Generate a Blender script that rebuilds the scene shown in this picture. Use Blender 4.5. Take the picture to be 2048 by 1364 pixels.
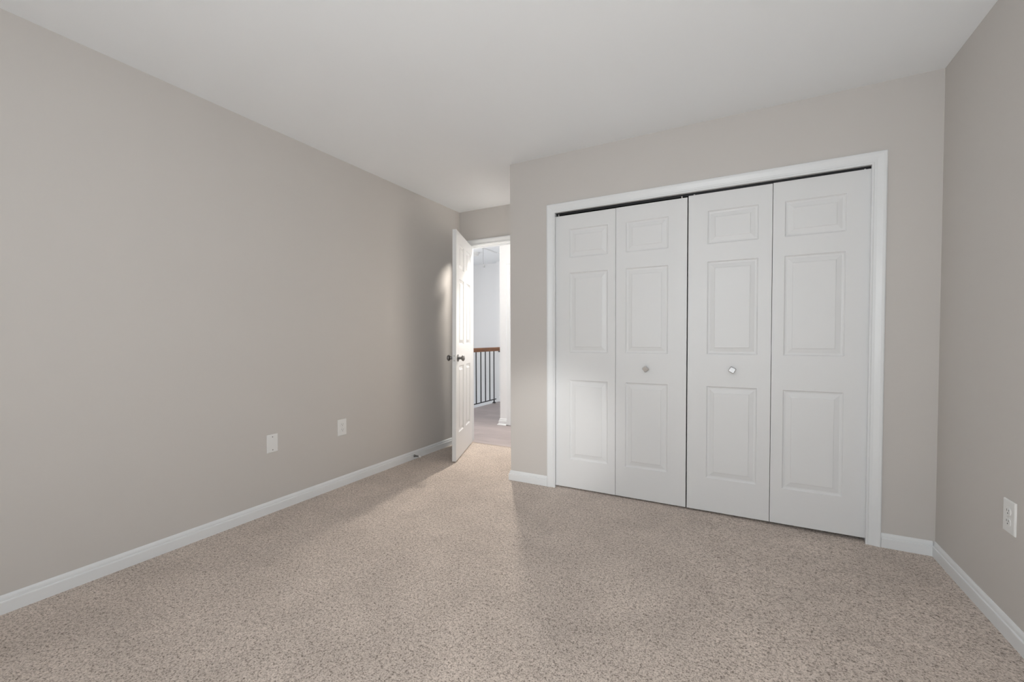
import bpy, bmesh, math, random
from mathutils import Vector, Matrix
random.seed(4)
for o in list(bpy.data.objects):
    bpy.data.objects.remove(o, do_unlink=True)
SC = bpy.context.scene
COL = SC.collection
pi = math.pi

# ------------------------------------------------------------------ measures
XL, XR = -1.064, 2.456          # bedroom side walls
YB, YB2 = 0.842, 0.957          # doorway wall, bedroom face and hall face
YR = -3.75                      # wall behind the camera
H = 2.44
T = 0.115                       # wall thickness
HZ, HC = -0.004, 2.44           # hall floor and hall ceiling
def ramp01(t): return min(1.0, max(0.0, t))
def zfloor(x, y):               # the carpet dips a little towards the right closet corner
    return -0.011 * ramp01((x - 1.2) / 1.0) * ramp01((y + 1.8) / 1.5)
def zf(y): return 0.0

# ------------------------------------------------------------------ camera
def make_camera():
    f, yaw, pit, rol = 846.9543, 0.490416, -0.025336, -0.003700
    fw = Vector((-math.sin(yaw) * math.cos(pit), math.cos(yaw) * math.cos(pit), math.sin(pit)))
    r = Vector((math.cos(yaw), math.sin(yaw), 0.0))
    u = r.cross(fw)
    r2 = r * math.cos(rol) + u * math.sin(rol)
    u2 = -r * math.sin(rol) + u * math.cos(rol)
    cd = bpy.data.cameras.new('camera')
    cd.sensor_width = 36.0
    cd.lens = 36.0 * f / 2048.0
    cd.shift_y = 14.864 / 2048.0
    cd.clip_start = 0.02
    co = bpy.data.objects.new('camera', cd)
    COL.objects.link(co)
    m = Matrix((r2, u2, -fw)).transposed().to_4x4()
    m.translation = Vector((1.55996, -2.89871, 1.11049))
    co.matrix_world = m
    SC.camera = co
make_camera()

# ------------------------------------------------------------------ world, daylight, exposure
wd = bpy.data.worlds.new('world')
SC.world = wd
wd.use_nodes = True
bg = wd.node_tree.nodes['Background']
bg.inputs[0].default_value = (0.80, 0.90, 1.0, 1)
bg.inputs[1].default_value = 1.0
SC.view_settings.view_transform = 'Standard'
SC.view_settings.look = 'None'
SC.view_settings.gamma = 1.0
SC.view_settings.use_curve_mapping = False
SC.view_settings.exposure = 0.22
SC.cycles.use_denoising = True
SC.cycles.max_bounces = 10
SC.cycles.diffuse_bounces = 6
SC.cycles.sample_clamp_indirect = 6.0
SC.cycles.caustics_reflective = False
SC.cycles.caustics_refractive = False

def area_light(name, loc, rot, sx, sy, power, col=(1, 1, 1), spread=pi):
    l = bpy.data.lights.new(name, 'AREA')
    l.shape = 'RECTANGLE'
    l.size, l.size_y = sx, sy
    l.energy = power
    l.color = col
    l.spread = spread
    o = bpy.data.objects.new(name, l)
    o.location, o.rotation_euler = loc, rot
    COL.objects.link(o)
    return o
# daylight coming in at the bedroom windows (one behind the camera, one beside it) and at the stair window
DAY = (0.93, 0.975, 1.0)
WIN_REAR = (0.55, 2.05, 0.75, 2.10)       # x0 x1 z0 z1 in the wall behind the camera
WIN_STAIR = (1.15, 2.35, 0.40, 2.10)      # y0 y1 z0 z1 in the far stair wall
WIN_ACROSS = (-1.00, 1.10, 0.85, 1.95)    # x0 x1 z0 z1 in the room across the hall
area_light('window_daylight_rear', (sum(WIN_REAR[:2]) / 2, YR - 0.14, sum(WIN_REAR[2:]) / 2), (pi / 2, 0, 0), 1.5, 1.35, 40.0, DAY)
area_light('window_daylight_stair', (-3.44, sum(WIN_STAIR[:2]) / 2, sum(WIN_STAIR[2:]) / 2), (pi / 2, 0, -pi / 2), 1.2, 1.7, 29.0, (1.0, 0.985, 0.965))
area_light('window_daylight_across', (sum(WIN_ACROSS[:2]) / 2, 4.34, sum(WIN_ACROSS[2:]) / 2), (-pi / 2, 0, 0), 2.1, 1.10, 26.0, (1.0, 0.97, 0.93))
# sun falling through the rear window on the carpet under the camera
sl = bpy.data.lights.new('sun', 'SUN')
sl.energy = 30.0
sl.angle = 0.03
sl.color = (0.86, 0.95, 1.0)
so = bpy.data.objects.new('sun', sl)
so.rotation_euler = Vector((0.10, 1.0, -1.2)).to_track_quat('-Z', 'Y').to_euler()
COL.objects.link(so)

# added spot lamp with no real source, a soft weak beam through the rear window on the foot of the closet wall
rl_ = bpy.data.lights.new('closet_foot_fill', 'SPOT')
rl_.energy, rl_.shadow_soft_size, rl_.color = 290.0, 0.12, (1.0, 0.99, 0.97)
rl_.spot_size, rl_.spot_blend = math.radians(16.5), 0.9
ro = bpy.data.objects.new('closet_foot_fill', rl_)
ro.location = (1.30, YR - 0.45, 1.62)
ro.rotation_euler = (Vector((0.30, 0.0, 0.36)) - Vector(ro.location)).to_track_quat('-Z', 'Y').to_euler()
COL.objects.link(ro)

# ------------------------------------------------------------------ materials
def nodes(name):
    m = bpy.data.materials.new(name)
    m.use_nodes = True
    nt = m.node_tree
    return m, nt, nt.nodes['Principled BSDF']
def srgb(r, g, b):
    f = lambda c: (c / 255 / 12.92) if c / 255 <= 0.04045 else ((c / 255 + 0.055) / 1.055) ** 2.4
    return (f(r), f(g), f(b), 1)
def paint(name, col, rough, bump=0.0, scale=300.0, spec=0.3, coat=0.0):
    m, nt, p = nodes(name)
    p.inputs['Base Color'].default_value = (*col, 1)
    p.inputs['Roughness'].default_value = rough
    p.inputs['Specular IOR Level'].default_value = spec
    tc = nt.nodes.new('ShaderNodeTexCoord')
    n = nt.nodes.new('ShaderNodeTexNoise')
    n.inputs['Scale'].default_value = scale
    n.inputs['Detail'].default_value = 3
    nt.links.new(tc.outputs['Object'], n.inputs['Vector'])
    # a trace of unevenness in the coat of paint
    n2 = nt.nodes.new('ShaderNodeTexNoise')
    n2.inputs['Scale'].default_value = 2.3
    n2.inputs['Detail'].default_value = 2
    nt.links.new(tc.outputs['Object'], n2.inputs['Vector'])
    mr = nt.nodes.new('ShaderNodeMapRange')
    mr.inputs['To Min'].default_value = max(0.05, rough - 0.06)
    mr.inputs['To Max'].default_value = min(1.0, rough + 0.06)
    nt.links.new(n2.outputs['Fac'], mr.inputs['Value'])
    nt.links.new(mr.outputs['Result'], p.inputs['Roughness'])
    if bump:
        b = nt.nodes.new('ShaderNodeBump')
        b.inputs['Strength'].default_value = bump
        b.inputs['Distance'].default_value = 0.001
        nt.links.new(n.outputs['Fac'], b.inputs['Height'])
        nt.links.new(b.outputs['Normal'], p.inputs['Normal'])
    return m
M_WALL = paint('greige_wall_paint', (0.595, 0.568, 0.542), 0.62, 0.12, 260, 0.25)
M_CEIL = paint('white_ceiling_paint', (0.855, 0.875, 0.895), 0.9, 0.10, 200, 0.1)
M_HALL = paint('white_hall_paint', (0.80, 0.80, 0.805), 0.7, 0.08, 260, 0.2)
M_TRIM = paint('white_trim_gloss', (0.78, 0.795, 0.805), 0.34, 0.0, 90, 0.45)
M_DOOR = paint('white_door_paint', (0.755, 0.76, 0.765), 0.40, 0.05, 120, 0.4)
M_PLATE = paint('white_plastic', (0.80, 0.80, 0.79), 0.35, 0.0, 90, 0.45)
M_SLOT = paint('dark_slot', (0.10, 0.10, 0.10), 0.6, 0.0, 90)
M_BLACK = paint('black_iron', (0.022, 0.022, 0.024), 0.45, 0.05, 200, 0.4)
M_RUBBER = paint('white_rubber', (0.80, 0.79, 0.77), 0.6, 0.0, 90)
M_DARK = paint('closet_inside', (0.30, 0.28, 0.26), 0.8, 0.05, 200)

def metal(name, col, rough):
    m, nt, p = nodes(name)
    p.inputs['Base Color'].default_value = (*col, 1)
    p.inputs['Metallic'].default_value = 1.0
    tc = nt.nodes.new('ShaderNodeTexCoord')
    n = nt.nodes.new('ShaderNodeTexNoise')
    n.inputs['Scale'].default_value = 60
    nt.links.new(tc.outputs['Object'], n.inputs['Vector'])
    mr = nt.nodes.new('ShaderNodeMapRange')
    mr.inputs['To Min'].default_value = rough - 0.05
    mr.inputs['To Max'].default_value = rough + 0.08
    nt.links.new(n.outputs['Fac'], mr.inputs['Value'])
    nt.links.new(mr.outputs['Result'], p.inputs['Roughness'])
    return m
M_NICKEL = metal('dark_nickel', (0.22, 0.215, 0.21), 0.30)
M_STEEL = metal('bright_steel', (0.72, 0.71, 0.69), 0.3)
M_ZINC = metal('satin_knob', (0.70, 0.70, 0.70), 0.35)

def emit(name, col, strength):
    m = bpy.data.materials.new(name)
    m.use_nodes = True
    nt = m.node_tree
    nt.nodes.remove(nt.nodes['Principled BSDF'])
    e = nt.nodes.new('ShaderNodeEmission')
    e.inputs[0].default_value = (*col, 1)
    e.inputs[1].default_value = strength
    nt.links.new(e.outputs[0], nt.nodes['Material Output'].inputs[0])
    return m

def carpet_material():
    m, nt, p = nodes('cut_pile_carpet')
    L = nt.links.new
    tc = nt.nodes.new('ShaderNodeTexCoord')
    def noise(scale, detail, rough=0.5, dist=0.0):
        n = nt.nodes.new('ShaderNodeTexNoise')
        n.inputs['Scale'].default_value = scale
        n.inputs['Detail'].default_value = detail
        n.inputs['Roughness'].default_value = rough
        n.inputs['Distortion'].default_value = dist
        L(tc.outputs['Object'], n.inputs['Vector'])
        return n
    tuft = noise(CARPET_SCALE, 3.0, 0.6, 0.6)         # single twisted tufts, lighter and darker yarn
    ramp = nt.nodes.new('ShaderNodeValToRGB')
    e = ramp.color_ramp.elements
    e[0].position, e[0].color = 0.375, (*CARPET_DARK, 1)
    e[1].position, e[1].color = 0.625, (*CARPET_LIGHT, 1)
    mid = e.new(0.50)
    mid.color = (*CARPET_MID, 1)
    L(tuft.outputs['Fac'], ramp.inputs['Fac'])
    # tufts stand together in small clumps
    clump = noise(CARPET_SCALE * 0.42, 2.0, 0.5, 0.5)
    mixn = nt.nodes.new('ShaderNodeMix')
    mixn.inputs['Factor'].default_value = 0.30
    L(tuft.outputs['Fac'], mixn.inputs['A'])
    L(clump.outputs['Fac'], mixn.inputs['B'])
    L(mixn.outputs['Result'], ramp.inputs['Fac'])
    # nap brushed one way and the other by walking and vacuuming
    nap = noise(3.4, 5.0, 0.62, 0.5)
    mr = nt.nodes.new('ShaderNodeMapRange')
    mr.inputs['From Min'].default_value, mr.inputs['From Max'].default_value = 0.3, 0.7
    mr.inputs['To Min'].default_value, mr.inputs['To Max'].default_value = 0.88, 1.09
    L(nap.outputs['Fac'], mr.inputs['Value'])
    mul = nt.nodes.new('ShaderNodeMix')
    mul.data_type = 'RGBA'
    mul.blend_type = 'MULTIPLY'
    mul.inputs['Factor'].default_value = 1.0
    L(ramp.outputs['Color'], mul.inputs['A'])
    L(mr.outputs['Result'], mul.inputs['B'])
    L(mul.outputs['Result'], p.inputs['Base Color'])
    p.inputs['Roughness'].default_value = 0.95
    p.inputs['Specular IOR Level'].default_value = 0.05
    p.inputs['Sheen Weight'].default_value = 0.15
    p.inputs['Sheen Roughness'].default_value = 0.6
    b = nt.nodes.new('ShaderNodeBump')
    b.inputs['Strength'].default_value = 0.55
    b.inputs['Distance'].default_value = 0.004
    L(tuft.outputs['Fac'], b.inputs['Height'])
    L(b.outputs['Normal'], p.inputs['Normal'])
    return m
CARPET_SCALE = 185.0
CARPET_DARK = (0.20, 0.158, 0.128)
CARPET_MID = (0.575, 0.490, 0.428)
CARPET_LIGHT = (0.74, 0.645, 0.575)
M_CARPET = carpet_material()

def plank_material():
    m, nt, p = nodes('greyed_plank_floor')
    L = nt.links.new
    tc = nt.nodes.new('ShaderNodeTexCoord')
    mp = nt.nodes.new('ShaderNodeMapping')
    mp.inputs['Rotation'].default_value = (0, 0, 0)
    L(tc.outputs['Object'], mp.inputs['Vector'])
    br = nt.nodes.new('ShaderNodeTexBrick')
    br.inputs['Scale'].default_value = 1.0
    br.inputs['Brick Width'].default_value = 1.1
    br.inputs['Row Height'].default_value = 0.16
    br.inputs['Mortar Size'].default_value = 0.0012
    br.inputs['Color1'].default_value = (0.335, 0.287, 0.282, 1)
    br.inputs['Color2'].default_value = (0.405, 0.350, 0.342, 1)
    br.inputs['Mortar'].default_value = (0.30, 0.25, 0.235, 1)
    L(mp.outputs['Vector'], br.inputs['Vector'])
    sc = nt.nodes.new('ShaderNodeMapping')
    sc.inputs['Scale'].default_value = (1.6, 26, 1)
    L(tc.outputs['Object'], sc.inputs['Vector'])
    gr = nt.nodes.new('ShaderNodeTexNoise')
    gr.inputs['Scale'].default_value = 2.0
    gr.inputs['Detail'].default_value = 5
    L(sc.outputs['Vector'], gr.inputs['Vector'])
    mr = nt.nodes.new('ShaderNodeMapRange')
    mr.inputs['From Min'].default_value, mr.inputs['From Max'].default_value = 0.3, 0.7
    mr.inputs['To Min'].default_value, mr.inputs['To Max'].default_value = 0.80, 1.12
    L(gr.outputs['Fac'], mr.inputs['Value'])
    mul = nt.nodes.new('ShaderNodeMix')
    mul.data_type = 'RGBA'
    mul.blend_type = 'MULTIPLY'
    mul.inputs['Factor'].default_value = 1.0
    L(br.outputs['Color'], mul.inputs['A'])
    L(mr.outputs['Result'], mul.inputs['B'])
    L(mul.outputs['Result'], p.inputs['Base Color'])
    p.inputs['Roughness'].default_value = 0.42
    return m
M_PLANK = plank_material()

def wood_material():
    m, nt, p = nodes('stained_oak')
    L = nt.links.new
    tc = nt.nodes.new('ShaderNodeTexCoord')
    mp = nt.nodes.new('ShaderNodeMapping')
    mp.inputs['Scale'].default_value = (40, 2.5, 40)
    L(tc.outputs['Object'], mp.inputs['Vector'])
    n = nt.nodes.new('ShaderNodeTexNoise')
    n.inputs['Scale'].default_value = 1.6
    n.inputs['Detail'].default_value = 5
    L(mp.outputs['Vector'], n.inputs['Vector'])
    r = nt.nodes.new('ShaderNodeValToRGB')
    r.color_ramp.elements[0].position, r.color_ramp.elements[0].color = 0.3, (0.16, 0.060, 0.022, 1)
    r.color_ramp.elements[1].position, r.color_ramp.elements[1].color = 0.7, (0.36, 0.155, 0.060, 1)
    L(n.outputs['Fac'], r.inputs['Fac'])
    L(r.outputs['Color'], p.inputs['Base Color'])
    p.inputs['Roughness'].default_value = 0.38
    return m
M_OAK = wood_material()

def pane_material():
    m = bpy.data.materials.new('window_glass')
    m.use_nodes = True
    nt = m.node_tree
    nt.nodes.remove(nt.nodes['Principled BSDF'])
    t = nt.nodes.new('ShaderNodeBsdfTransparent')
    g = nt.nodes.new('ShaderNodeBsdfGlossy')
    g.inputs['Roughness'].default_value = 0.02
    mx = nt.nodes.new('ShaderNodeMixShader')
    mx.inputs[0].default_value = 0.06
    nt.links.new(t.outputs[0], mx.inputs[1])
    nt.links.new(g.outputs[0], mx.inputs[2])
    nt.links.new(mx.outputs[0], nt.nodes['Material Output'].inputs[0])
    return m
M_GLASS = pane_material()

# ------------------------------------------------------------------ mesh helpers
class MB:
    """gathers shapes for ONE mesh object"""
    def __init__(self):
        self.bm = bmesh.new()
    def quad(self, *pts):
        self.bm.faces.new([self.bm.verts.new(p) for p in pts])
    def box(self, x0, x1, y0, y1, z0, z1):
        v = [self.bm.verts.new((x, y, z)) for z in (z0, z1) for y in (y0, y1) for x in (x0, x1)]
        for f in ((0, 2, 3, 1), (4, 5, 7, 6), (0, 1, 5, 4), (2, 6, 7, 3), (0, 4, 6, 2), (1, 3, 7, 5)):
            self.bm.faces.new([v[i] for i in f])
        return self
    def grid(self, rings, close_u=True, caps=True):
        rs = [[self.bm.verts.new(p) for p in r] for r in rings]
        n = len(rs[0])
        for a, b in zip(rs[:-1], rs[1:]):
            for i in range(n if close_u else n - 1):
                j = (i + 1) % n
                self.bm.faces.new((a[i], a[j], b[j], b[i]))
        if caps:
            self.bm.faces.new(list(reversed(rs[0])))
            self.bm.faces.new(rs[-1])
        return self
    def lathe(self, prof, axis_pt, axis='z', seg=24, square=None):
        """prof: (distance along axis, radius)"""
        ax = {'x': Vector((1, 0, 0)), 'y': Vector((0, 1, 0)), 'z': Vector((0, 0, 1))}[axis] if isinstance(axis, str) else Vector(axis).normalized()
        t = Vector((0, 0, 1)) if abs(ax.z) < 0.9 else Vector((1, 0, 0))
        a = ax.cross(t).normalized()
        b = ax.cross(a).normalized()
        rings = []
        for d, r in prof:
            rings.append([Vector(axis_pt) + ax * d + (a * math.cos(2 * pi * k / seg) + b * math.sin(2 * pi * k / seg)) * max(r, 1e-4) for k in range(seg)])
        return self.grid(rings)
    def build(self, name, mat, parent=None, bevel=0.0, smooth=False, seg=2):
        bm = self.bm
        bmesh.ops.recalc_face_normals(bm, faces=bm.faces)
        me = bpy.data.meshes.new(name)
        bm.to_mesh(me)
        bm.free()
        me.materials.append(mat)
        o = bpy.data.objects.new(name, me)
        COL.objects.link(o)
        if parent:
            o.parent = parent
        if smooth:
            for pl in me.polygons:
                pl.use_smooth = True
            if not bevel:
                try:
                    me.set_sharp_from_angle(angle=math.radians(40))
                except Exception:
                    pass
        if bevel:
            md = o.modifiers.new('bevel', 'BEVEL')
            md.width, md.segments = bevel, seg
            md.limit_method = 'ANGLE'
            md.angle_limit = math.radians(40)
        return o

def tag(o, label=None, cat=None, group=None, kind=None):
    if label: o['label'] = label
    if cat: o['category'] = cat
    if group: o['group'] = group
    if kind: o['kind'] = kind
    return o
def empty(name, loc=(0, 0, 0), rz=0.0):
    o = bpy.data.objects.new(name, None)
    o.empty_display_size = 0.1
    o.location = loc
    o.rotation_euler = (0, 0, rz)
    COL.objects.link(o)
    return o

def sweep_frame(mb, inner, prof, plane):
    """mitred casing: inner = list of (a, z, da, dz) corners with the outward direction; prof = (s outward, t off the wall); plane maps (a, t, z)"""
    rings = []
    for a, z, da, dz in inner:
        rings.append([plane(a + s * da, t, z + s * dz) for s, t in prof])
    mb.grid(rings)
CASING = [(0, 0), (0, .009), (.002, .011), (.008, .011), (.010, .0095), (.012, .0085), (.024, .0095), (.040, .0135), (.048, .016), (.058, .0165), (.0625, .0145), (.064, .011), (.064, 0)]
BASE = [(0, -.014), (.014, -.014), (.014, .046), (.0132, .0495), (.0085, .0515), (.0085, .060), (.0075, .0645), (.005, .070), (.003, .0735), (0, .0745)]

def baseboard(name, a0, a1, axis, wall, sign, label, mat=M_TRIM, seg=10, zfun=zf, scale=1.0, miter0=0, miter1=0):
    """runs along axis from a0 to a1 on the wall plane; sign = side the room lies on"""
    mb = MB()
    rings = []
    for k in range(seg + 1):
        t = k / seg
        r = []
        for d, z in BASE:
            d *= scale
            a = a0 + (a1 - a0) * t + (miter0 * d if k == 0 else 0) + (miter1 * d if k == seg else 0)
            if axis == 'y':
                r.append((wall + sign * d, a, z * scale + zfun(a)))
            else:
                r.append((a, wall + sign * d, z * scale + zfun(wall)))
        rings.append(r)
    mb.grid(rings)
    o = mb.build(name, mat)
    return tag(o, label, 'baseboard', kind='structure')

# ------------------------------------------------------------------ the bedroom shell
mb = MB()
NX, NY = 24, 60
vs = {}
for j in range(NY + 1):
    y = YR + (YB + 0.004 - YR) * j / NY
    for i in range(NX + 1):
        x = XL + (XR - XL) * i / NX
        vs[i, j] = mb.bm.verts.new((x, y, zfloor(x, y)))
for j in range(NY):
    for i in range(NX):
        mb.bm.faces.new((vs[i, j], vs[i + 1, j], vs[i + 1, j + 1], vs[i, j + 1]))
fl = mb.build('floor', M_CARPET, smooth=True)
tag(fl, 'beige cut-pile carpet across the whole bedroom', 'carpet', kind='structure')

mb = MB()
mb.box(XL - T, XR + T, YR - T, YB2, H, H + 0.1)
tag(mb.build('ceiling', M_CEIL), 'plain white bedroom ceiling', 'ceiling', kind='structure')

mb = MB()
mb.box(XL - T, XL, YR - T, YB2, -0.1, H)
tag(mb.build('wall_left', M_WALL), 'long greige bedroom wall behind the open door', 'wall', kind='structure')

mb = MB()
mb.box(XR, XR + T, YR - T, YB2, -0.1, H)
tag(mb.build('wall_right', M_WALL), 'shaded greige wall at right of the closet', 'wall', kind='structure')

mb = MB()
x0, x1, z0, z1 = WIN_REAR
mb.box(XL, x0, YR - T, YR, -0.1, H)
mb.box(x1, XR, YR - T, YR, -0.1, H)
mb.box(x0, x1, YR - T, YR, -0.1, z0)
mb.box(x0, x1, YR - T, YR, z1, H)
tag(mb.build('wall_rear', M_WALL), 'greige wall behind the camera with a window', 'wall', kind='structure')

# doorway wall at the back of the alcove (it also closes the closet)
JX0, JX1, JZ = -0.972, -0.235, 2.068          # jamb faces, underside of the head
mb = MB()
mb.box(XL, JX0 - 0.018, YB, YB2, -0.1, H)
mb.box(JX1 + 0.018, XR, YB, YB2, -0.1, H)
mb.box(JX0 - 0.018, JX1 + 0.018, YB, YB2, JZ + 0.018, H)
tag(mb.build('wall_back', M_WALL), 'narrow greige wall over the bedroom doorway', 'wall', kind='structure')

# closet front wall with its opening, and the closet's side that flanks the alcove
CX0, CX1, CZ = 0.368, 2.182, 2.024            # jamb faces, underside of the head
mb = MB()
mb.box(0, CX0 - 0.018, 0, T, -0.1, H)
mb.box(CX1 + 0.018, XR, 0, T, -0.1, H)
mb.box(CX0 - 0.018, CX1 + 0.018, 0, T, CZ + 0.018, H)
mb.box(0, T, T, YB, -0.1, H)
tag(mb.build('wall_closet', M_WALL), 'greige wall holding the closet doors', 'wall', kind='structure')

# baseboards
baseboard('baseboard_left', YR, YB, 'y', XL, 1, 'white baseboard along the long left wall', seg=60)
baseboard('baseboard_right', YR, 0.0, 'y', XR, -1, 'white baseboard along the shaded right wall', seg=40, zfun=lambda y: zfloor(XR, y))
baseboard('baseboard_closet_left', 0.0, 0.310, 'x', 0.0, -1, 'short white baseboard between wall corner and closet casing', seg=4, miter0=-1)
baseboard('baseboard_closet_right', 2.2405, XR - 0.0105, 'x', 0.0, -1, 'short white baseboard between closet casing and right wall', seg=4, zfun=lambda y: zfloor(XR, 0))
baseboard('baseboard_alcove', 0.0, YB, 'y', 0.0, -1, 'white baseboard on the closet side facing the alcove', seg=16, miter0=-1)
baseboard('baseboard_rear', XL + 0.014, XR - 0.014, 'x', YR, 1, 'white baseboard under the rear window', seg=4)

# ------------------------------------------------------------------ closet casing and jamb
def plane_closet(a, t, z): return (a, -t, z)
mb = MB()
i0, i1, it, ib = 0.374, 2.176, 2.018, -0.022
s = [(i0, ib, -1, 0), (i0, it, -1, 1), (i1, it, 1, 1), (i1, ib, 1, 0)]
sweep_frame(mb, s, CASING, plane_closet)
tr = mb.build('trim_1', M_TRIM)
tag(tr, 'white moulded casing around the closet opening', 'trim', kind='structure')
mb = MB()
mb.box(CX0 - 0.018, CX0, -0.0005, T, -0.08, CZ)
mb.box(CX1, CX1 + 0.018, -0.0005, T, -0.08, CZ)
mb.box(CX0 - 0.018, CX1 + 0.018, -0.0005, T, CZ, CZ + 0.018)
mb.build('jamb', M_TRIM, tr)
mb = MB()
mb.box(CX0, CX1, 0.035, 0.058, CZ - 0.015, CZ)
mb.build('track', M_BLACK, tr)['label'] = 'dark overhead track of the folding doors'

# ------------------------------------------------------------------ panelled leaves
PROFILE = [(0.0, 0.0), (0.004, 0.0038), (0.009, 0.0058), (0.016, 0.0062), (0.040, 0.0022), (0.043, 0.0006), (0.046, 0.0004)]
def panel_leaf(mb, x0, x1, z0, z1, yf, yb, panels, depth=1.0, both=False, width=1.0):
    """a door leaf: slab from yf (front, facing -y) to yb with moulded raised panels cut into the face"""
    bm = mb.bm
    def face_side(y, s):
        xs = sorted({x0, x1, *[p[0] for p in panels], *[p[1] for p in panels]})
        zs = sorted({z0, z1, *[p[2] for p in panels], *[p[3] for p in panels]})
        V = {}
        def vert(x, z):
            k = (round(x, 5), round(z, 5))
            if k not in V:
                V[k] = bm.verts.new((x, y, z))
            return V[k]
        for a, b in zip(xs[:-1], xs[1:]):
            for c, d in zip(zs[:-1], zs[1:]):
                mx, mz = (a + b) / 2, (c + d) / 2
                if any(p[0] < mx < p[1] and p[2] < mz < p[3] for p in panels):
                    continue
                bm.faces.new((vert(a, c), vert(b, c), vert(b, d), vert(a, d)))
        for (a, b, c, d) in panels:
            prev = None
            xin = [x for x in xs if a - 1e-6 <= x <= b + 1e-6]
            prev = [vert(a, c), vert(b, c), vert(b, d), vert(a, d)]
            for o_, dd in PROFILE[1:]:
                o2 = o_ * width
                yy = y + s * dd * depth
                cur = [bm.verts.new(q) for q in ((a + o2, yy, c + o2), (b - o2, yy, c + o2), (b - o2, yy, d - o2), (a + o2, yy, d - o2))]
                for k in range(4):
                    bm.faces.new((prev[k], prev[(k + 1) % 4], cur[(k + 1) % 4], cur[k]))
                prev = cur
            bm.faces.new(prev)
    face_side(yf, 1)
    if both:
        face_side(yb, -1)
    else:
        mb.quad((x0, yb, z0), (x0, yb, z1), (x1, yb, z1), (x1, yb, z0))
    mb.quad((x0, yf, z0), (x0, yf, z1), (x0, yb, z1), (x0, yb, z0))
    mb.quad((x1, yf, z0), (x1, yb, z0), (x1, yb, z1), (x1, yf, z1))
    mb.quad((x0, yf, z1), (x1, yf, z1), (x1, yb, z1), (x0, yb, z1))
    mb.quad((x0, yf, z0), (x0, yb, z0), (x1, yb, z0), (x1, yf, z0))

def closet_leaf(x0, x1, px0, px1, z0, z1, dz, parent):
    mb = MB()
    ps = [(px0, px1, a + dz, b + dz) for a, b in ((0.219, 0.801), (1.001, 1.579), (1.688, 1.893))]
    panel_leaf(mb, x0, x1, z0, z1, 0.020, 0.052, ps, depth=1.35)
    bmesh.ops.remove_doubles(mb.bm, verts=mb.bm.verts, dist=1e-5)
    return mb.build('leaf', M_DOOR, parent)

def square_knob(x, z, rot, tilt, mat, parent):
    """small faceted square knob on a round stem"""
    r = []
    mb = MB()
    mb.lathe([(0, .010), (.003, .010), (.006, .007), (.014, .0065)], (x, 0.0205, z), (0, -1, 0), 16)
    def ring(y, s, c):
        pts = []
        base = [(s, s - c), (s - c, s), (-s + c, s), (-s, s - c), (-s, -s + c), (-s + c, -s), (s - c, -s), (s, -s + c)]
        for a, b in base:
            ca, sa = math.cos(rot), math.sin(rot)
            dx, dz = a * ca - b * sa, a * sa + b * ca
            pts.append((x + dx, y + tilt[0] * dx + tilt[1] * dz, z + dz))
        return pts
    mb.grid([ring(0.0075, .009, .003), ring(0.0025, .0155, .004), ring(-0.003, .0172, .0045), ring(-0.006, .0165, .004), ring(-0.0085, .0135, .003)])
    return mb.build('knob', mat, parent, bevel=0.0012)

def pivot_pin(x, z, parent):
    mb = MB()
    mb.lathe([(0, .0042), (CZ - 0.012 - z, .0042)], (x, 0.030, z), 'z', 12)
    return mb.build('pivot_pin', M_STEEL, parent)
def leaf_hinge(x, z, parent):
    mb = MB()
    mb.lathe([(0, .003), (.07, .003)], (x, 0.055, z), 'z', 10)
    mb.box(x - .022, x + .022, .0522, .0545, z, z + .07)
    return mb.build('hinge', M_STEEL, parent)

d2 = tag(empty('door_2', (0, 0, 0)), 'white folding closet door at the alcove end of the closet', 'closet door', kind='structure')
closet_leaf(0.3687, 0.8120, 0.477, 0.758, 0.011, 1.996, 0.0, d2)
closet_leaf(0.8145, 1.2685, 0.881, 1.155, 0.011, 1.997, 0.0, d2)
square_knob(1.018, 0.899, math.radians(38), (0.10, -0.30), M_ZINC, d2)
pivot_pin(0.390, 1.996, d2); pivot_pin(1.235, 1.997, d2)
for z in (0.25, 1.0, 1.72): leaf_hinge(0.8132, z, d2)
d3 = tag(empty('door_3', (0, 0, 0)), 'white folding closet door next to the right wall', 'closet door', kind='structure')
closet_leaf(1.2755, 1.7310, 1.387, 1.662, 0.011, 2.004, 0.001, d3)
closet_leaf(1.7340, 2.1813, 1.793, 2.077, 0.011, 2.006, -0.001, d3)
square_knob(1.529, 0.909, math.radians(62), (-0.15, 0.25), M_ZINC, d3)
pivot_pin(1.308, 2.004, d3); pivot_pin(2.155, 2.006, d3)
for z in (0.25, 1.0, 1.72): leaf_hinge(1.7325, z, d3)

# ------------------------------------------------------------------ doorway: jamb, casings, threshold
mb = MB()
zj = HZ - 0.02
mb.box(JX0 - 0.018, JX0, YB - 0.0005, YB2 + 0.0005, zj, JZ)
mb.box(JX1, JX1 + 0.018, YB - 0.0005, YB2 + 0.0005, zj, JZ)
mb.box(JX0 - 0.018, JX1 + 0.018, YB - 0.0005, YB2 + 0.0005, JZ, JZ + 0.018)
tr = mb.build('trim_2', M_TRIM)
tag(tr, 'white jamb and casing around the bedroom doorway', 'trim', kind='structure')
mb = MB()
mb.box(JX0, JX0 + 0.011, YB + 0.040, YB + 0.075, zj, JZ - 0.011)
mb.box(JX1 - 0.011, JX1, YB + 0.040, YB + 0.075, zj, JZ - 0.011)
mb.box(JX0, JX1, YB + 0.040, YB + 0.075, JZ - 0.011, JZ)
mb.build('door_stop_strip', M_TRIM, tr)
CAS57 = [(a * 0.89, t) for a, t in CASING]
mb = MB()
s = [(JX0 - .006, zj, -1, 0), (JX0 - .006, JZ + .006, -1, 1), (JX1 + .006, JZ + .006, 1, 1), (JX1 + .006, zj, 1, 0)]
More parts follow.
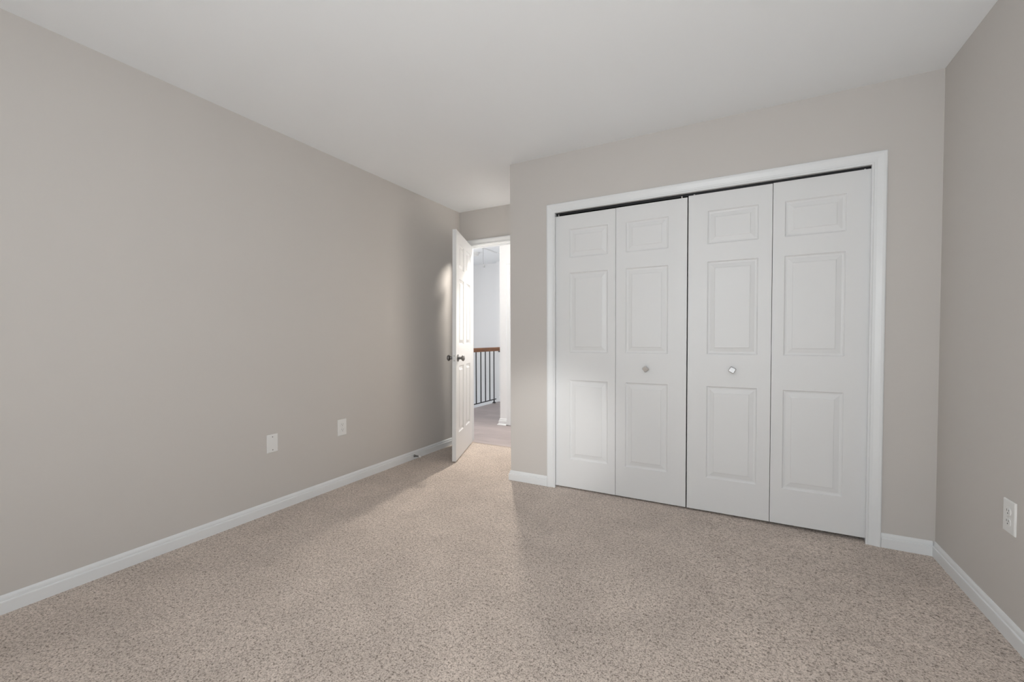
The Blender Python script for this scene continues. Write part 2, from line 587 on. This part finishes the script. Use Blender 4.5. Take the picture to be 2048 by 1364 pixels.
sweep_frame(mb, s, CAS57, lambda a, t, z: (a, YB - t, z))
mb.build('casing', M_TRIM, tr)
mb = MB()
sweep_frame(mb, s, CAS57, lambda a, t, z: (a, YB2 + t, z))
mb.build('casing', M_TRIM, tr)

# ------------------------------------------------------------------ the open bedroom door
HX, HY = -0.912, 0.830                       # hall-side face corner at the hinges
FX, FY = -0.645, 0.165                       # hall-side face corner at the free edge
ang = math.atan2(FY - HY, FX - HX)
DW = math.hypot(FX - HX, FY - HY)
TH = 0.035
DZ0, DZ1 = 0.010, 2.056
d1 = tag(empty('door_1', (HX, HY, 0), ang), 'white six-panel bedroom door standing half open', 'door', kind='structure')
d1.rotation_euler.x = -0.0088                 # hangs a touch out of plumb
# local frame: +x from hinges to free edge, the hall-side face looks along +y, the slab lies at y -TH..0
mb = MB()
st, mu = 0.110, 0.105
c0, c1 = st, (DW - mu) / 2
e0, e1 = (DW + mu) / 2, DW - st
rows = ((0.247, 0.856), (1.051, 1.644), (1.738, 1.959))
ps = [(a, b, c, d) for a, b in ((c0, c1), (e0, e1)) for c, d in rows]
panel_leaf(mb, 0, DW, DZ0, DZ1, -TH, 0.0, ps, depth=2.1, both=True, width=0.92)
bmesh.ops.remove_doubles(mb.bm, verts=mb.bm.verts, dist=1e-5)
for v in mb.bm.verts:                          # planed to the sagging head
    if abs(v.co.z - DZ1) < 1e-4: v.co.z = 2.052 + 0.012 * v.co.x / DW
mb.build('slab', M_DOOR, d1)
KX, KZ = DW - 0.062, 0.930
KNOB = [(0, .0325), (.004, .0325), (.008, .028), (.010, .013), (.030, .0115), (.034, .014), (.038, .022), (.044, .0265), (.052, .0275), (.058, .024), (.062, .016), (.0635, .0)]
for sgn in (1, -1):
    mb = MB()
    mb.lathe(KNOB, (KX, 0.0 if sgn > 0 else -TH, KZ), (0, sgn, 0), 28)
    mb.build('door_knob', M_NICKEL, d1, smooth=True)['label'] = 'dark nickel door knob'
mb = MB()
mb.box(DW - 0.0005, DW + 0.0015, -TH / 2 - .0125, -TH / 2 + .0125, KZ - .0285, KZ + .0285)
lp = mb.build('latch_plate', M_STEEL, d1, bevel=0.0006)
lp['label'] = 'bright steel latch plate'
mb = MB()
mb.box(DW + 0.0015, DW + 0.011, -TH / 2 - .006, -TH / 2 + .006, KZ - .009, KZ + .009)
mb.build('latch_bolt', M_STEEL, lp, bevel=0.002)
mb = MB()
for z in (KZ - .021, KZ + .021):
    mb.lathe([(0, .0035), (.0008, .0035)], (DW + .0015, -TH / 2, z), 'x', 10)
mb.build('screw', M_NICKEL, lp)
for z in (0.17, 0.98, 1.78):
    mb = MB()
    mb.lathe([(0, .006), (.089, .006)], (-.004, -TH - 0.004, z), 'z', 12)
    mb.box(-.002, 0.0, -TH, -.004, z, z + .089)
    mb.build('hinge', M_STEEL, d1)

# ------------------------------------------------------------------ wall plates
def plate_body(mb, w=0.070, h=0.1143, t=0.0055):
    """plate standing on the plane y=0, face towards -y, centred at the origin"""
    def ring(y, iw):
        return [(-w / 2 + iw, y, -h / 2 + iw), (w / 2 - iw, y, -h / 2 + iw), (w / 2 - iw, y, h / 2 - iw), (-w / 2 + iw, y, h / 2 - iw)]
    mb.grid([ring(0, 0), ring(-t * 0.55, 0), ring(-t * 0.9, 0.002), ring(-t, 0.0045)])
def outlet(name, loc, rz, label, w=0.076, h=0.120):
    t = tag(empty(name, loc, rz), label, 'outlet')
    mb = MB(); plate_body(mb, w, h)
    mb.build('cover_plate', M_PLATE, t)
    for zc in (0.0195, -0.0195):
        mb = MB()
        ring = []
        for k in range(24):
            a = 2 * pi * k / 24
            ring.append((0.0170 * math.cos(a), 0.0143 * max(-0.86, min(0.86, math.sin(a))) / 0.86 + zc))
        mb.grid([[(x, -.0050, z) for x, z in ring], [(x, -.0072, z) for x, z in ring], [(x * .94, -.0078, zc + (z - zc) * .94) for x, z in ring]])
        f = mb.build('receptacle', M_PLATE, t)
        mb = MB()
        for xo, hh in ((-.0064, .0085), (.0064, .0065)):
            mb.box(xo - .0011, xo + .0011, -.0082, -.0076, zc + .0025 - hh / 2 + .002, zc + .0025 + hh / 2 + .002)
        mb.lathe([(0, .0026), (.0006, .0026)], (0, -.0076, zc - .0065), (0, -1, 0), 12)
        mb.build('slot', M_SLOT, f)
    mb = MB()
    mb.lathe([(0, .0032), (.001, .0030)], (0, -.0054, 0), (0, -1, 0), 12)
    mb.build('screw', M_STEEL, t)
    return t
outlet('wall_outlet', (XL, -0.706, 0.442), pi / 2, 'white duplex outlet low on the long left wall', 0.078, 0.122)
outlet('wall_outlet', (XR, -0.661, 0.440), -pi / 2, 'white duplex outlet low on the shaded right wall', 0.078, 0.122)
t = tag(empty('blank_wall_plate', (XL, -1.2465, 0.441), pi / 2), 'blank white cover plate with two screws on the left wall', 'wall plate')
mb = MB(); plate_body(mb, 0.072, 0.1143)
mb.build('cover_plate', M_PLATE, t)
for z in (0.0415, -0.0415):
    mb = MB()
    mb.lathe([(0, .0034), (.0012, .0030)], (0, -.0054, z), (0, -1, 0), 14)
    mb.build('screw', M_NICKEL, t)['label'] = 'dark screw head'

# ------------------------------------------------------------------ spring door stop on the baseboard
t = tag(empty('door_stop', (XL + 0.014, 0.081, 0.032)), 'small spring door stop screwed to the left baseboard', 'door stop')
mb = MB()
mb.lathe([(0, .011), (.003, .011), (.006, .008), (.012, .0065)], (0, 0, 0), 'x', 16)
mb.build('base', M_NICKEL, t, smooth=True)
mb = MB()
ringl = []
NT, NS = 9, 14
for k in range(NT * NS + 1):
    a = 2 * pi * k / NS
    x = .010 + .048 * k / (NT * NS)
    r = .0062 - .0016 * k / (NT * NS)
    c = Vector((x, r * math.cos(a), r * math.sin(a)))
    rad = Vector((0, math.cos(a), math.sin(a)))
    ringl.append([c + rad * .0016 * math.cos(q) + Vector((1, 0, 0)) * .0016 * math.sin(q) for q in (0, pi / 3, 2 * pi / 3, pi, 4 * pi / 3, 5 * pi / 3)])
mb.grid(ringl)
mb.build('spring', M_NICKEL, t, smooth=True)
mb = MB()
mb.lathe([(.054, .005), (.056, .0090), (.070, .0090), (.074, .007), (.075, .0)], (0, 0, 0), 'x', 16)
mb.build('tip', M_RUBBER, t, smooth=True)['label'] = 'white rubber tip'

# ------------------------------------------------------------------ the hall beyond
HLX, HRX = -3.30, 1.30          # far stair wall, right end of the hall
HY1 = 1.797                     # hall wall opposite the bedroom
HLY = 3.530                     # landing end wall
HCX = -1.122                    # outside corner of that wall
SX = -2.13                      # edge of the stair opening
mb = MB()
mb.box(SX, HRX, YB + 0.006, HY1 + T, HZ - 0.10, HZ)
mb.box(SX, HCX + T, HY1 + T, HLY + 0.05, HZ - 0.10, HZ)
tag(mb.build('floor_hall', M_PLANK), 'greyish plank floor of the hall', 'floor', kind='structure')
mb = MB()
mb.box(JX0, JX1, YB - 0.002, YB + 0.014, -0.006, 0.0015)
tag(mb.build('trim_3', paint('tan_strip', (0.42, 0.35, 0.29), 0.6)), 'thin tan strip where the carpet meets the planks', 'trim', kind='structure')
mb = MB()
mb.box(HLX - T, HCX + T, YB2, 4.32, HC, HC + 0.1)
mb.box(HCX + T, HRX + T, YB2, HY1 + T, HC, HC + 0.1)
tag(mb.build('ceiling_hall', M_CEIL), 'white hall ceiling', 'ceiling', kind='structure')
mb = MB()
OX0, OX1, OZ = -0.960, -0.180, 1.988           # doorway of the room across the hall
mb.box(HCX, OX0, HY1, HY1 + T, -0.1, HC)
mb.box(OX1, 2.2, HY1, HY1 + T, -0.1, HC)
mb.box(OX0, OX1, HY1, HY1 + T, OZ, HC)
mb.box(HCX, HCX + T, HY1 + T, 4.2, -0.1, HC)
tag(mb.build('wall_hall', M_HALL), 'white hall wall ending in a corner by the stairs', 'wall', kind='structure')
mb = MB()
mb.box(SX - .05, HCX + T, HLY, HLY + T, -1.8, HC)
tag(mb.build('wall_landing', M_HALL), 'white wall at the end of the landing', 'wall', kind='structure')
mb = MB()
y0, y1, z0, z1 = WIN_STAIR
mb.box(HLX, SX, HLY + .13, HLY + .13 + T, -1.8, HC)
mb.box(HLX - T, HLX, YB2, y0, -1.8, HC)
mb.box(HLX - T, HLX, y1, 4.0 + T, -1.8, HC)
mb.box(HLX - T, HLX, y0, y1, -1.8, z0)
mb.box(HLX - T, HLX, y0, y1, z1, HC)
tag(mb.build('wall_stairwell', M_HALL), 'bright white stairwell wall behind the railing', 'wall', kind='structure')
mb = MB()
mb.box(HLX, XL - T, YB2 - T, YB2, -1.8, HC)
mb.box(HRX, HRX + T, YB2, HY1 + T, -0.1, HC)
tag(mb.build('wall_hall_near', M_HALL), 'white hall wall beside the bedroom doorway', 'wall', kind='structure')
mb = MB()
mb.box(XL - T, JX0 - 0.064, YB2 + 0.0002, YB2 + 0.002, HZ, HC)
mb.box(JX1 + 0.064, HRX, YB2 + 0.0002, YB2 + 0.002, HZ, HC)
mb.box(JX0 - 0.064, JX1 + 0.064, YB2 + 0.0002, YB2 + 0.002, JZ + 0.064, HC)
tag(mb.build('wall_hall_bedroom_side', M_HALL), 'white painted hall face of the bedroom wall', 'wall', kind='structure')
mb = MB()
mb.box(HLX, SX, YB2, 4.0, -1.9, -1.8)
tag(mb.build('floor_stairwell', M_PLANK), 'plank floor at the foot of the stairwell', 'floor', kind='structure')
mb = MB()
mb.box(SX - 0.012, SX, YB2, HLY, HZ - 0.30, HZ)
tag(mb.build('trim_4', M_TRIM), 'white fascia along the stair opening', 'trim', kind='structure')
hz = lambda y: HZ
CASX = -1.022                                # outer edge of the hall door's casing
baseboard('baseboard_hall', HCX, CASX, 'x', HY1, -1, 'white baseboard at the hall wall corner', seg=2, zfun=hz, scale=1.12, miter0=-1)
baseboard('baseboard_hall_return', HY1, HLY, 'y', HCX, -1, 'white baseboard along the landing side of the hall wall', seg=2, zfun=hz, scale=1.12, miter0=-1)
baseboard('baseboard_landing', SX, HCX, 'x', HLY, -1, 'white baseboard at the end of the landing', seg=2, zfun=hz, scale=1.12)
mb = MB()
pr = [(0, 0), (.030, 0), (.029, .008), (.024, .014), (.016, .018), (.0, .018)]
mb.grid([[(HCX - d, HY1 - d, HZ + z) for d, z in pr], [(CASX, HY1 - d, HZ + z) for d, z in pr]])
tag(mb.build('trim_5', M_TRIM), 'white quarter-round shoe under the hall corner baseboard', 'trim', kind='structure')
# doorway of the room across the hall, only the edge of its casing shows past the closet
mb = MB()
s = [(CASX + .057, HZ + .009, -1, 0), (CASX + .057, 1.983, -1, 1), (OX1 + .005, 1.983, 1, 1), (OX1 + .005, HZ + .009, 1, 0)]
sweep_frame(mb, s, CAS57, lambda a, t, z: (a, HY1 - t, z))
tr = mb.build('trim_6', M_TRIM)
tag(tr, 'white casing across the hall, just left of the closet corner', 'trim', kind='structure')
mb = MB()
mb.box(OX0, OX0 + .012, HY1, HY1 + T, HZ, OZ)
mb.box(OX1 - .012, OX1, HY1, HY1 + T, HZ, OZ)
mb.box(OX0, OX1, HY1, HY1 + T, OZ - .012, OZ)
mb.build('jamb', M_TRIM, tr)
# the sunny room across the hall
mb = MB()
x0, x1, z0, z1 = WIN_ACROSS
mb.box(HCX, x0, 4.2, 4.2 + T, -0.1, HC)
mb.box(x1, 2.2 + T, 4.2, 4.2 + T, -0.1, HC)
mb.box(x0, x1, 4.2, 4.2 + T, -0.1, z0)
mb.box(x0, x1, 4.2, 4.2 + T, z1, HC)
mb.box(2.2, 2.2 + T, HY1, 4.2, -0.1, HC)
tag(mb.build('wall_across', M_HALL), 'white walls of the room across the hall', 'wall', kind='structure')
mb = MB()
mb.box(HCX + T, 2.2, HY1 + T, 4.2, HZ - 0.10, HZ)
tag(mb.build('floor_across', M_PLANK), 'plank floor of the room across the hall', 'floor', kind='structure')
mb = MB()
mb.box(HCX + T, 2.2 + T, HY1 + T, 4.2 + T, HC + .001, HC + 0.1)
tag(mb.build('ceiling_across', M_CEIL), 'white ceiling of the room across the hall', 'ceiling', kind='structure')

# ------------------------------------------------------------------ stair railing
RX = -2.111
rl = tag(empty('stair_railing', (RX, 3.320, HZ)), 'black iron stair railing under a brown oak handrail', 'railing')
mb = MB()
ya, yb = 1.20 - 3.320, 3.515 - 3.320
prof = [(-.028, .887), (.028, .887), (.031, .897), (.031, .925), (.026, .943), (.016, .952), (-.016, .952), (-.026, .943), (-.031, .925), (-.031, .897)]
mb.grid([[(x, ya, z) for x, z in prof], [(x, yb, z) for x, z in prof]])
mb.build('handrail', M_OAK, rl)['label'] = 'brown stained oak handrail'
mb = MB()
mb.box(-.007, .007, ya, 3.385 - 3.320, .055, .069)
mb.build('bottom_rail', M_BLACK, rl, bevel=0.001)
bal0 = None
for k in range(15):
    if bal0 is None:
        mb = MB()
        mb.box(-.007, .007, -.007, .007, .062, .889)
        bal0 = mb.build('baluster', M_BLACK, rl, bevel=0.001)
        b = bal0
    else:
        b = bal0.copy(); COL.objects.link(b); b.parent = rl
    b.location = (0, -0.139 * k, 0)
mb = MB()
mb.box(-.008, .008, -.008, .008, .0, .066)
mb.grid([[(sx * s_, sy * s_, z) for sx, sy in ((-1, -1), (1, -1), (1, 1), (-1, 1))] for s_, z in ((.024, 0), (.024, .004), (.017, .013), (.010, .024))])
mb.build('post_foot', M_BLACK, rl)
mb = MB()
mb.box(-.013, .022, yb - .020, HLY - 3.320, .865, .887)
mb.build('wall_bracket', M_BLACK, rl, bevel=0.002)

# ------------------------------------------------------------------ hall ceiling things
mb = MB()
mb.lathe([(0, .072), (-.006, .072), (-.010, .066), (-.038, .064), (-.046, .052), (-.048, .0)], (-2.085, 2.70, HC), 'z', 32)
tag(mb.build('smoke_detector', M_PLATE, smooth=True), 'round white smoke detector on the hall ceiling, past the door edge', 'smoke detector')

t = tag(empty('attic_hatch', (-1.515, 2.36, HC)), 'white framed attic hatch in the hall ceiling', 'hatch')
mb = MB()
mb.box(-.235, .235, -.46, .46, -.006, -.0002)
mb.build('panel', M_CEIL, t)
mb = MB()
fr = [(0, -.0002), (0, -.012), (.010, -.016), (.034, -.016), (.040, -.010), (.040, -.0002)]
cs = [(-.235, -.46, -1, -1), (.235, -.46, 1, -1), (.235, .46, 1, 1), (-.235, .46, -1, 1)]
mb.grid([[(x + d * dx, y + d * dy, z) for d, z in fr] for x, y, dx, dy in cs + cs[:1]], caps=False)
mb.build('frame', M_TRIM, t)
t = tag(empty('pull_cord', (-1.744, 2.40, HC - .006)), 'thin pull cord with a small bell hanging from the attic hatch', 'cord')
mb = MB()
pts = [(0, 0, 0), (.002, 0, -.08), (.001, 0, -.15), (.004, 0, -.20), (.012, 0, -.245), (.016, 0, -.262)]
mb.grid([[(x + .0035 * math.cos(q * pi / 3), y + .0035 * math.sin(q * pi / 3), z) for q in range(6)] for x, y, z in pts])
mb.build('cord', paint('grey_cord', (0.42, 0.42, 0.42), 0.8), t)
mb = MB()
mb.lathe([(-.258, .005), (-.262, .008), (-.272, .010), (-.290, .013), (-.292, .011)], (.017, 0, 0), 'z', 16)
mb.build('bell', paint('grey_bell', (0.45, 0.45, 0.45), 0.5), t, smooth=True)

ADDED_LAMPC = (0.97, 0.985, 1.0)
# two adjustable ceiling spotlights in the hall, turned towards the bedroom doorway; the second is added to brighten the alcove
def spotlight(loc, target, label, power, cone, blend, col):
    loc = Vector(loc)
    aim = (Vector(target) - loc).normalized()
    t = tag(empty('spotlight', loc), label, 'lamp', group='ceiling spotlights in the hall')
    mb = MB()
    mb.lathe([(HC - loc.z, .05), (HC - loc.z - .015, .05), (HC - loc.z - .018, .012), (.01, .012)], (0, 0, 0), 'z', 24)
    mb.build('base', M_STEEL, t, smooth=True)
    mb = MB()
    mb.lathe([(-.06, .012), (-.058, .03), (.0, .038), (.035, .040), (.035, .036), (.0, .034), (-.045, .026)], (0, 0, 0), tuple(aim), 28)
    mb.build('shade', M_STEEL, t, smooth=True)
    l = bpy.data.lights.new('spotlight_beam', 'SPOT')
    l.energy, l.shadow_soft_size, l.color = power, 0.06, col
    l.spot_size, l.spot_blend = math.radians(cone), blend
    o = bpy.data.objects.new('spotlight_beam', l)
    o.location = loc + aim * 0.05
    o.rotation_euler = aim.to_track_quat('-Z', 'Y').to_euler()
    COL.objects.link(o)
spotlight((-0.75, 1.29, 2.355), (-0.30, -0.25, 0.0), 'adjustable ceiling spotlight in the hall just outside the bedroom doorway', 124.0, 120, 0.5, (1.0, 0.93, 0.84))
spotlight((-1.40, 1.50, 2.32), (0.0, 0.70, 1.45), 'added ceiling spotlight in the hall nearer the stairs, brightens the alcove', 900.0, 33, 1.0, (1.0, 0.95, 0.88))  # added lamp, lights the closet side so it bounces into the alcove

# added bedroom lamp, soft fill for ceiling and walls from outside the camera's view
t = tag(empty('added_ceiling_lamp', (0.66, -2.15, H)), 'added flush bedroom ceiling lamp with a frosted bowl, overhead near the camera', 'lamp')
mb = MB()
mb.lathe([(0, .17), (-.015, .17), (-.022, .16)], (0, 0, 0), 'z', 36)
mb.build('base', M_STEEL, t, smooth=True)
mb = MB()
mb.lathe([(-.022, .155), (-.05, .15), (-.08, .125), (-.105, .08), (-.118, .03), (-.12, 0)], (0, 0, 0), 'z', 36)
mb.build('bowl', emit('added_lamp_bowl', ADDED_LAMPC, 2.0), t, smooth=True)

# ------------------------------------------------------------------ windows behind and beside the camera, and in the stairwell
def window(name, loc, rz, w, h, label):
    """stands in an opening; local x along the wall, -y into the room, origin at the sill's middle"""
    t = tag(empty(name, loc, rz), label, 'window', kind='structure')
    mb = MB()
    for a, b, c, d in ((-w / 2, -w / 2 + .05, 0, h), (w / 2 - .05, w / 2, 0, h), (-w / 2, w / 2, 0, .05), (-w / 2, w / 2, h - .05, h), (-w / 2, w / 2, h / 2 - .022, h / 2 + .022)):
        mb.box(a, b, .03, .08, c, d)
    mb.build('window_frame', M_TRIM, t)
    mb = MB()
    mb.box(-w / 2 + .05, w / 2 - .05, .054, .058, .05, h - .05)
    mb.build('pane', M_GLASS, t)
    mb = MB()
    mb.box(-w / 2 - .05, w / 2 + .05, -.03, .03, -.022, 0)
    mb.build('window_sill', M_TRIM, t)
    mb = MB()
    s = [(-w / 2, 0, -1, 0), (-w / 2, h, -1, 1), (w / 2, h, 1, 1), (w / 2, 0, 1, 0)]
    sweep_frame(mb, s, CAS57, lambda a, t_, z: (a, -t_, z))
    mb.build('casing', M_TRIM, t)
    return t
window('window_1', ((WIN_REAR[0] + WIN_REAR[1]) / 2, YR, WIN_REAR[2]), pi, WIN_REAR[1] - WIN_REAR[0], WIN_REAR[3] - WIN_REAR[2], 'bedroom window behind the camera')
window('window_2', (HLX, (WIN_STAIR[0] + WIN_STAIR[1]) / 2, WIN_STAIR[2]), pi / 2, WIN_STAIR[1] - WIN_STAIR[0], WIN_STAIR[3] - WIN_STAIR[2], 'window in the stairwell wall')
window('window_3', ((WIN_ACROSS[0] + WIN_ACROSS[1]) / 2, 4.2, WIN_ACROSS[2]), 0, WIN_ACROSS[1] - WIN_ACROSS[0], WIN_ACROSS[3] - WIN_ACROSS[2], 'window of the room across the hall')
